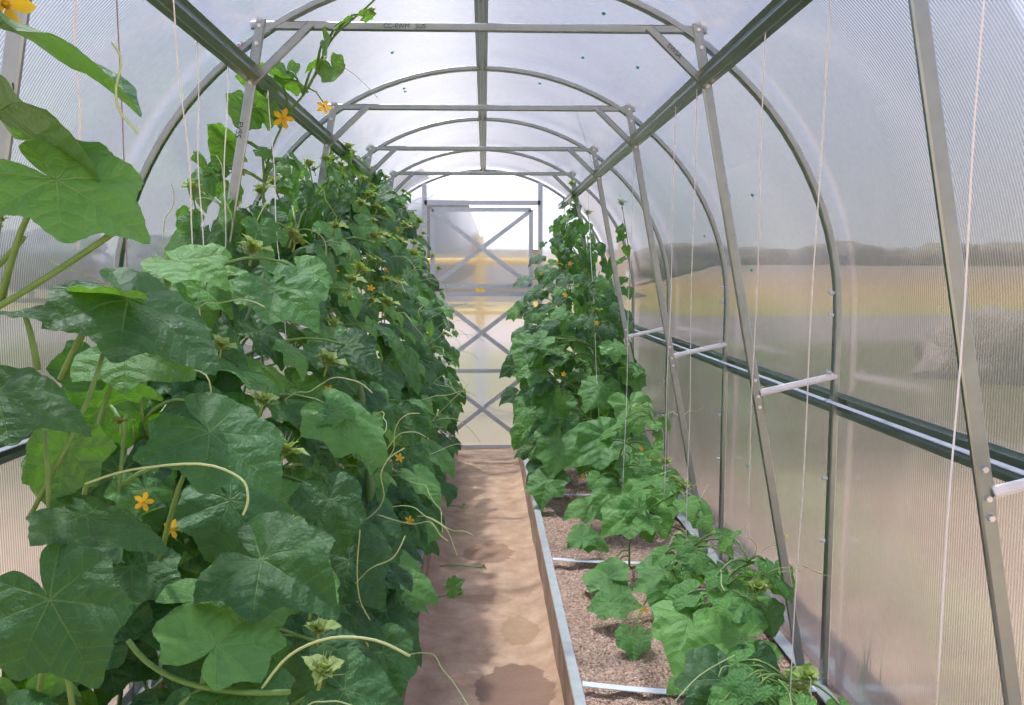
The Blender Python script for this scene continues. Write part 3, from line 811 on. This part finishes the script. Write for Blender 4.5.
A.tendril([at(112, 42, .93), at(121, 60, .93), at(116, 88, .92), at(118, 108, .92), at(128, 122, .92), at(136, 130, .92), at(137, 134, .92)], .0014)
B_.tendril([at(385, 392, 1.6), at(180, 367, 1.3), at(206, 375, 1.2), at(212, 400, 1.2)][1:], .0013)
C_.tendril([at(360, 530, 1.5), at(357, 570, 1.5), at(360, 600, 1.5), at(370, 620, 1.5)], .0013)
C_.tendril([at(378, 515, 1.9), at(410, 524, 1.85), at(430, 522, 1.8), at(440, 535, 1.8), at(448, 541, 1.8)], .0016)
A.flower(at(6, 4, .95), .030, (.2, -.6, -.2)); B_.flower(at(143, 502, 1.3), .016, (.4, -.6, .2)); B_.flower(at(171, 529, 1.3), .016, (.6, -.6, .2))
# growing tips reaching out over the path
for (a, b_) in (((430, 600, 2.9), (458, 594, 2.85)), ((440, 566, 2.95), (482, 568, 2.9)), ((450, 506, 3.6), (463, 508, 3.5)), ((404, 560, 2.5), (430, 600, 2.9))):
    pa, pb = at(*a), at(*b_); G_.m.tube(bez(pa, (pa + pb) / 2 + V((0, 0, .01)), pb, 5), .0028, 6)
G_.shoot(at(458, 594, 2.85), .035, (.6, -.3, .6)); G_.shoot(at(482, 567, 2.9), .022, (.8, -.3, .3)); G_.shoot(at(463, 506, 3.5), .022, (.6, -.3, .6))
G_.leaf(at(452, 588, 2.85), V((.5, -.2, .5)), V((-.2, -.6, .6)), .06, HIF[0], False)
# the vine climbing to the roof near the second arch
vp = [(258, 330, 2.42), (262, 240, 2.42), (266, 170, 2.42), (285, 120, 2.40), (308, 88, 2.34), (330, 42, 2.20), (352, 20, 2.16), (378, -4, 2.12), (395, -30, 2.1)]
Vn = Plant((-.62, 2.45, BASE - .02), 'thin vine with yellow flowers climbing past the highest crossbar to the roof', 'cucumber plants in the left row', [[V((-.62, 2.45, BASE - .02)), V((-.60, 2.45, .7))] + [at(*q) for q in vp]], .0042)
for (a, b_, n_, me, k) in (((268, 66, 2.4), (300, 76, 2.38), (.1, .3, .9), MIDF[0], 1.0), ((232, 96, 2.42), (216, 116, 2.38), (-.3, .7, .3), HIF[1], 1.3), ((258, 98, 2.42), (292, 118, 2.40), (.2, .5, .6), HIF[2], 1.1),
                    ((282, 66, 2.4), (283, 84, 2.38), (0, .7, .3), MIDF[2], 1.1), ((325, 42, 2.2), (333, 54, 2.16), (.3, .6, .4), MIDF[3], .8), ((318, 64, 2.3), (300, 70, 2.28), (-.2, .2, 1), MIDF[4], .8),
                    ((332, 68, 2.28), (340, 88, 2.26), (0, .8, .4), MIDF[5], 1.0), ((345, 22, 2.16), (332, 26, 2.14), (.2, .3, .9), MIDF[1], 1.0), ((365, 16, 2.14), (376, 12, 2.14), (.2, .4, .6), MIDF[1], 1.0),
                    ((203, 130, 2.45), (178, 150, 2.42), (.0, .5, .8), HIF[3], 1.0), ((207, 128, 2.45), (238, 142, 2.42), (.1, .5, .8), HIF[4], .9), ((184, 176, 2.45), (172, 204, 2.4), (-.3, -.6, .6), HIF[5], 1.1),
                    ((208, 172, 2.45), (232, 184, 2.4), (.2, .5, .7), HI[1], .9), ((262, 152, 2.4), (275, 158, 2.4), (.2, -.5, .6), HIF[0], 1.1), ((284, 158, 2.4), (300, 162, 2.38), (.2, -.2, 1), MIDF[2], 1.1), ((300, 164, 2.4), (312, 182, 2.38), (.7, .0, .6), MIDF[3], 1.0)):
    Vn.hero(*a, *b_, n_, me, k)
for q in ((325, 30, 2.2), (372, 12, 2.14)): Vn.shoot(at(*q), .016)
Vn.flower(at(283, 118, 2.36), .030, (.2, -.8, -.3)); Vn.flower(at(324, 106, 2.3), .022, (.1, -.7, -.6))
Vn.m.tube([at(308, 88, 2.34), at(316, 92, 2.32), at(323, 102, 2.3)], .002, 5)
Vn.tendril([at(330, 60, 2.25), at(355, 75, 2.25), at(378, 98, 2.25)], .0008)
Vn.tendril([at(283, 80, 2.38), at(300, 84, 2.36), at(318, 92, 2.34)], .0009)
Vn.done()
for p in lefts: p.done()

# --- right row: four tall plants at the far end, then younger plants towards the camera
RY = [5.95, 5.45, 4.95, 4.45]
RL = ['last one before the door wall', 'second from the door wall', 'third from the door wall', 'fourth from the door wall, foremost of the tall ones']
for i, Y in enumerate(RY):
    top = (.42, .50, .34, .02)[i]
    w = lambda a: random.uniform(-a, a)
    stems = [[(.60, Y, BASE - .02)] + [(.58 + w(.08), Y + w(.08), BASE + (H + top - BASE) * z) for z in (.25, .5, .75, 1.0)] for q in range(2)]
    p = Plant((.60, Y, BASE - .02), 'tall cucumber plant in right row, %s' % RL[i], 'tall cucumber plants in the right row', stems, .005)
    nl = 88
    for q in range(nl):
        f = ((q + random.random()) / nl) ** 1.12; z = -1.05 + f * (top + 1.02)
        hw = interp([(0, .34), (.25, .38), (.5, .35), (.72, .29), (.85, .17), (1, .06)], f)
        a = random.uniform(0, 2 * PI); rr = hw * math.sqrt(random.uniform(.35, 1))
        pt = V((.58 + rr * math.cos(a) * 1.02, Y + rr * math.sin(a) * .85, H + z))
        n = V((math.cos(a), math.sin(a) * .6 - .5, .5))
        size = random.uniform(.08, .140) * interp([(0, 1.05), (.6, .95), (1, .42)], f)
        if .25 < f < .65 and q % 4 == 0: pt.x += .08
        tip = V((n.x * .8 + w(.5), -.4 + w(.5), -.5 + w(.35)))
        nrm = V((n.x * .35 + w(.3), -.5 + w(.3), .85))
        me = random.choice(MIDF + MID[:3] if q % 3 else MID)
        p.leaf(pt, tip, nrm, size, me, q % 2 == 0)
    for q in range(7): 
        a = random.uniform(0, 2 * PI); f = random.uniform(.55, .98); z = -1.05 + f * (top + 1.02)
        p.shoot(V((.58 + .2 * math.cos(a) * (1.2 - f), Y + .15 * math.sin(a), H + z)), random.uniform(.035, .06))
    for q in range(3): p.flower(V((.5 + w(.15), Y - .25, H - .3 + w(.4))), .015, (.0, -.8, .3))
    p.fruit(V((.52, Y - .1, H - .5)), .09)
    if i == 1:   # leaders up to the purlin
        for (u, v_, yy, h0) in ((572, 186, 5.3, 300), (622, 205, 4.9, 300), (588, 215, 5.3, 300), (560, 268, 5.2, 330)):
            a = at(u, v_, yy); b0 = at(u + 8, h0, yy); p.m.tube([b0, (a + b0) / 2 + V((.02, 0, 0)), a], [.004, .003, .002], 5); p.shoot(a, .05)
            for s_ in range(7):
                c_ = b0.lerp(a, random.uniform(.1, 1)); d = V((w(1), w(1), -.1)); p.leaf(c_ + d * .04, d + V((0, 0, -.4)), V((w(.4), -.4, 1)), random.uniform(.04, .075), random.choice(MIDF), True, c_)
    if i == 3:
        for hp in (((600, 440, 3.9), (566, 462, 3.8), (-.1, -.6, .8), HIF[0], 1.15), ((606, 436, 3.9), (634, 472, 3.8), (.1, -.6, .8), HIF[2], 1.0), ((560, 440, 4.2), (552, 470, 4.1), (-.2, -.6, .8), HIF[3], 1.4),
                   ((548, 480, 4.1), (540, 500, 4.0), (-.2, -.5, .9), HIF[4], 1.5), ((600, 385, 4.2), (585, 402, 4.1), (-.1, -.6, .8), HIF[5], 1.2), ((640, 405, 4.0), (655, 425, 3.9), (.1, -.6, .8), HIF[1], 1.4),
                   ((530, 345, 4.6), (518, 362, 4.5), (-.2, -.6, .8), HIF[1], 1.4), ((555, 400, 4.4), (545, 420, 4.3), (-.1, -.6, .8), HIF[0], 1.4)):
            p.hero(*hp[0], *hp[1], *hp[2:])
    p.done()
def young(root, label, stem, heroes, shoots=(), flowers=(), tendrils=(), extra=()):
    p = Plant(root, label, 'young cucumber plants in the right row', [stem], .0052)
    for (a, b_, n_, me, k) in heroes: p.hero(*a, *b_, n_, me, 1 + (k - 1) * 2 - .14)
    for q in range(12):
        c_ = V(stem[random.randrange(1, len(stem))]); c_ = c_.lerp(V(stem[-1]), random.random())
        d = V((random.uniform(-1, 1), random.uniform(-1, .6), 0)).normalized(); sz = random.uniform(.045, .085)
        p.leaf(c_ + d * random.uniform(.06, .17) + V((0, 0, random.uniform(-.04, .05))), d + V((0, -.2, -.4)), V((random.uniform(-.4, .4), -.4, .9)), sz, random.choice(HIF + MIDF), True, c_)
    for q in range(4):
        c_ = V(stem[-1]); p.tendril(rand_curl(c_ + V((random.uniform(-.1, .1), random.uniform(-.1, .1), 0)), (random.uniform(-1, 1), -.5, .6), 6, .18), .0011)
    for (q, s_) in shoots: p.shoot(at(*q), s_, (.1, -.2, 1))
    for q in flowers: p.flower(at(*q), .013, (.2, -.7, .4))
    for q in tendrils: p.tendril([at(*z) for z in q], .0013)
    p.done(); return p
up = (0, -.45, .9)
r = (.62, 3.80, BASE - .02)
young(r, 'young cucumber plant leaning against the front of the tall right plants', [r, (.60, 3.78, .33), (.64, 3.72, .55), (.70, 3.7, .70), (.78, 3.65, .74)],
      [((590, 505, 3.6), (566, 512, 3.55), up, HIF[2], 1.1), ((618, 488, 3.7), (596, 500, 3.6), (-.1, -.5, .9), HIF[0], 1.2), ((640, 470, 3.7), (662, 492, 3.6), (.1, -.6, .8), HIF[3], 1.2),
       ((660, 500, 3.4), (685, 512, 3.35), (.2, -.5, .8), HIF[4], 1.1), ((650, 440, 3.9), (662, 455, 3.8), (.2, -.5, .8), HIF[5], 1.5), ((582, 538, 3.35), (610, 548, 3.3), (.0, -.4, .9), HIF[1], 1.0), ((584, 538, 3.35), (562, 545, 3.3), (-.1, -.4, .9), HIF[4], .9),
       ((630, 455, 3.8), (618, 470, 3.75), (0, -.5, .9), HIF[2], 1.3), ((675, 480, 3.5), (692, 498, 3.45), (.3, -.5, .8), HIF[1], 1.1), ((612, 470, 3.8), (600, 485, 3.7), (0, -.5, .9), HIF[3], 1.3)],
      [((665, 465, 3.5), .06), ((672, 482, 3.5), .055)], [(641, 449, 3.6), (583, 476, 3.8)], [[(660, 540, 3.2), (690, 530, 3.2), (700, 545, 3.2)]])
r = (.60, 3.25, BASE - .02)
young(r, 'young cucumber plant beside the second steel strap in the right bed', [r, (.60, 3.22, .30), (.64, 3.15, .42), (.70, 3.08, .50), (.78, 3.05, .55)],
      [((632, 512, 3.15), (600, 532, 3.1), (-.1, -.55, .85), HIF[0], 1.1), ((640, 510, 3.15), (668, 528, 3.1), (.1, -.55, .85), HIF[3], 1.1), ((650, 495, 3.3), (690, 522, 3.2), (.1, -.5, .9), HIF[1], 1.0),
       ((608, 576, 2.95), (592, 562, 3.05), (-.2, -.5, .9), HIF[4], 1.3), ((612, 578, 2.95), (632, 590, 2.9), (.1, -.5, .9), HIF[5], 1.0), ((690, 545, 3.0), (712, 556, 2.95), (.2, -.5, .8), HIF[2], 1.2), ((700, 535, 3.1), (722, 540, 3.0), (.2, -.3, .9), HIF[5], 1.0)],
      [((708, 536, 3.0), .055)], [], [[(700, 560, 2.9), (725, 548, 2.9), (745, 560, 2.85)]])
r = (.62, 2.85, BASE - .02)
young(r, 'young cucumber plant in the bare middle of the right bed', [r, (.62, 2.82, .27), (.66, 2.75, .38), (.72, 2.70, .44)],
      [((668, 572, 2.75), (664, 598, 2.62), (.0, -.6, .8), HIF[2], 1.25), ((610, 602, 2.7), (646, 603, 2.65), (.0, -.5, .9), HIF[0], 1.0), ((606, 602, 2.72), (590, 606, 2.7), (-.1, -.5, .9), HIF[1], 1.2),
       ((696, 562, 2.75), (718, 576, 2.65), (.15, -.5, .85), HIF[3], 1.0), ((632, 636, 2.5), (634, 658, 2.42), (.0, -.65, .75), HIF[4], 1.1), ((725, 590, 2.6), (738, 600, 2.55), (.2, -.4, .9), HI[5], 1.1)],
      [], [(644, 610, 2.6)], [[(640, 610, 2.6), (628, 605, 2.6), (616, 612, 2.6)]])
r = (.66, 2.42, BASE - .02)
young(r, 'young cucumber plant with a broad leaf over the nearest steel strap', [r, (.66, 2.38, .28), (.68, 2.32, .40), (.72, 2.28, .50), (.76, 2.25, .55)],
      [((690, 618, 2.30), (676, 658, 2.16), (-.05, -.6, .8), HIF[5], 1.1), ((742, 640, 2.12), (676, 648, 2.08), (-.1, -.55, .85), HIF[0], 1.0), ((745, 598, 2.25), (728, 622, 2.15), (-.1, -.6, .8), HIF[3], 1.05),
       ((768, 612, 2.2), (780, 642, 2.15), (.1, .75, .5), HI[3], .9), ((700, 640, 2.35), (720, 660, 2.3), (.1, -.4, .9), HI[1], 1.1)],
      [((757, 592, 2.2), .070)], [], [[(762, 574, 2.2), (800, 570, 2.2)], [(735, 655, 2.0), (700, 675, 1.9), (672, 705, 1.8)]])
r = (.62, 2.02, BASE - .02)
young(r, 'youngest cucumber plant at the bottom of the photo under the twine end', [r, (.64, 2.0, .30), (.70, 1.96, .36), (.76, 1.93, .36)],
      [((722, 680, 1.95), (700, 716, 1.85), (-.05, -.7, .7), HI[4], 1.25), ((724, 680, 1.95), (756, 690, 1.9), (.1, -.6, .8), HI[0], 1.1), ((758, 660, 2.05), (796, 686, 2.0), (.2, -.45, .85), HI[6], 1.0),
       ((790, 690, 1.95), (836, 700, 1.9), (.2, -.4, .9), HIF[2], .9), ((770, 690, 1.95), (765, 712, 1.9), (0, -.5, .9), HIF[1], 1.2)],
      [((806, 682, 1.93), .065), ((797, 694, 1.92), .05)], [], [[(790, 703, 1.9), (784, 698, 1.9), (788, 692, 1.9), (796, 696, 1.9)]])

# ------------------------------------------------------------------ outside
m = MB()
rnd = random.Random(3)
GZ0 = -.012
for i in range(9):
    x = 1.05 + rnd.uniform(-.01, .05); y = 2.16 + rnd.uniform(-.08, .08); h = rnd.uniform(.24, .40); l = rnd.uniform(-.05, .05)
    b0 = V((x, y, GZ0)); m.add([b0 + V((-.003, 0, 0)), b0 + V((.003, 0, 0)), b0 + V((l * .5 + .003, .01, h * .6)), b0 + V((l * .5 - .003, .01, h * .6)), b0 + V((l, .02, h))], [(0, 1, 2, 3), (3, 2, 4)])
tag(m.build('grass_tuft', M['grass']), 'tuft of green grass outside the foot of the right wall', 'grass')
GZ = -.012
e = empty('yellow_railing', (0, 8.6, GZ), 'yellow railing standing in the yard behind the door', 'railing')
m = MB(); m.tube([(-1.5, 8.6, H + .14), (1.5, 8.6, H + .14)], .030, 10); m.build('rail', M['yellow'], e)
m = MB(); m.tube([(-1.5, 8.6, H - .39), (1.5, 8.6, H - .39)], .026, 10); m.build('rail', M['yellow'], e)
for x in (-1.45, -.04, 1.45):
    m = MB(); m.tube([(x, 8.6, H - .55), (x, 8.6, H + .40)], .045, 10); m.build('post', M['yellow'], e)
    m = MB(); m.tube([(x, 8.6, GZ), (x, 8.6, H - .55)], .05, 10); o = m.build('post_foot', M['white'], e); o['label'] = 'white painted lower post'
e = empty('brick_building', (2, 46, GZ), 'low pale brick building far behind the door', 'building')
m = MB(); m.box((-7, 44, GZ), (7.4, 50, 2.7)); m.build('wall', M['brick'], e)
m = MB(); m.add([(-7.5, 43.5, 2.7), (7.9, 43.5, 2.7), (7.9, 50.5, 2.7), (-7.5, 50.5, 2.7), (-7.5, 47, 3.4), (7.9, 47, 3.4)], [(0, 1, 5, 4), (2, 3, 4, 5), (1, 2, 5), (3, 0, 4), (0, 3, 2, 1)]); m.build('roof', M['roof'], e)
for x in (-5, -2, 1, 4, 6.4):
    m = MB(); m.box((x - .5, 43.93, 1.0), (x + .5, 44.0, 2.1)); w_ = m.build('window', M['white'], e)
def blob(m, c, r, seed, n=16):
    vs = []
    for i in range(n + 1):
        for j in range(2 * n):
            th = PI * i / n; ph = PI * j / n; d = V((math.sin(th) * math.cos(ph), math.sin(th) * math.sin(ph), math.cos(th)))
            k = 1 + .35 * noise.noise(d * 1.7 + V((seed, 0, 0))) + .18 * noise.noise(d * 4.5 + V((0, seed, 0)))
            vs.append(V(c) + V((d.x * r[0], d.y * r[1], d.z * r[2])) * k)
    fs = []
    for i in range(n):
        for j in range(2 * n):
            a = i * 2 * n + j; b = i * 2 * n + (j + 1) % (2 * n); fs.append((a, a + 2 * n, b + 2 * n, b))
    m.add(vs, fs)
def tree(x, y, h, w_, mat, lab, group=None, seed=0):
    e = empty('tree', (x, y, GZ), lab, 'tree', group)
    m = MB(); m.tube([(x, y, GZ), (x + .1, y, GZ + h * .5)], [h * .04, h * .025], 8); m.build('trunk', M['bark'], e)
    m = MB(); blob(m, (x, y, GZ + h * .58), (w_, w_, h * .44), seed); blob(m, (x + w_ * .5, y, GZ + h * .45), (w_ * .7, w_ * .7, h * .3), seed + 9)
    m.build('crown', M[mat], e, True)
tree(-3.2, 38, 5.6, 2.3, 'tree_grey', 'grey-green tree blurred behind the upper left of the door', None, 4)
m = MB()
for i in range(46):
    x = 7 + i * 2.6; k = min(1, i / 3)
    for (y, z) in ((27, -.05), (34, .55), (42, 1.35), (50, 1.95), (56, 2.0), (64, -.05)):
        m.v.append((x, y + 1.2 * noise.noise(V((i * .4, y, 0))), GZ + z * k + .12 * noise.noise(V((i * .35, y * .3, 4))) * k))
for i in range(45):
    for j in range(5): a = i * 6 + j; m.f.append((a, a + 6, a + 7, a + 1))
tag(m.build('embankment', M['bank'], smooth=True), 'ochre dry grass embankment beyond the yard on the right', kind='structure')
m = MB()
for i in range(36):
    blob(m, (12 + i * 3.0, 53 + 1.2 * math.sin(i * 1.7), GZ + 2.2), (2.8, 1.6, 1.15 + .5 * noise.noise(V((i * .9, 0, 0)))), i, 8)
tag(m.build('hedge', M['tree'], smooth=True), 'long brown hedge blurred along the horizon beyond the right wall', 'hedge')
for i, (x, y, h, w_) in enumerate(((-16, 44, 3.4, 3.4), (-25, 46, 3.8, 4.2), (-35, 44, 3.6, 4.6), (-47, 44, 4.0, 5.2))):
    tree(x, y, h, w_, 'tree_grey', 'grey blurred tree on the horizon beyond the left wall', 'far trees beyond the left wall', 40 + i)
m = MB(); blob(m, (7.3, 10.9, GZ + .18), (1.3, 1.0, .75), 77); tag(m.build('brush_pile', M['tree'], smooth=True), 'low dark brush heap blurred behind the right wall at the photo edge', 'brush pile')

# ------------------------------------------------------------------ light
w = NT('sky', True); tc = w.n('ShaderNodeTexCoord').outputs['Generated']; sp = w.n('ShaderNodeSeparateXYZ', i_0=tc)
el = sp.outputs[2]
g = w.ramp(el, [(0.0, (1.15, 1.10, 1.08)), (.12, (1.0, 1.0, 1.12)), (.40, (.70, .79, 1.22)), (1, (.48, .62, 1.2))])
n1 = w.noise(tc, 2.2, 5, .55)
cl = w.ramp(n1, [(.40, (0, 0, 0)), (.68, (1, 1, 1))])
g = w.mix(w.math('MULTIPLY', cl, .6), g, (1.0, 1.0, 1.04))
az = w.math('DIVIDE', sp.outputs[0], w.math('MAXIMUM', sp.outputs[1], .05)); az = w.math('DIVIDE', w.math('ADD', az, w.math('MULTIPLY_ADD', n1, .05, .05)), .085)
glow = w.math('EXPONENT', w.math('MULTIPLY', w.math('MULTIPLY', az, az), -1.0)); glow = w.math('MULTIPLY', glow, w.math('GREATER_THAN', sp.outputs[1], .3))
g = w.mix(w.math('MULTIPLY', glow, .9), g, (2.6, 2.5, 2.45))
fr = w.math('MULTIPLY_ADD', sp.outputs[1], .5, .5, clamp=True)
st = w.math('MULTIPLY_ADD', w.math('POWER', fr, 3.0), .45, .80)
bg = w.n('ShaderNodeBackground', i_0=g, i_1=w.math('MULTIPLY', st, 1.0)); wo = w.n('ShaderNodeOutputWorld', i_0=bg.outputs[0])
sc.world = w.m
sl = bpy.data.lights.new('sun', 'SUN'); sl.energy = 6.4; sl.angle = math.radians(1.5); sl.color = (1, .96, .88)
so = bpy.data.objects.new('sun', sl); col.objects.link(so)
sd = V((-.25, .42, 1.0)).normalized()
so.rotation_euler = sd.to_track_quat('Z', 'Y').to_euler(); so.location = (0, 0, 10)
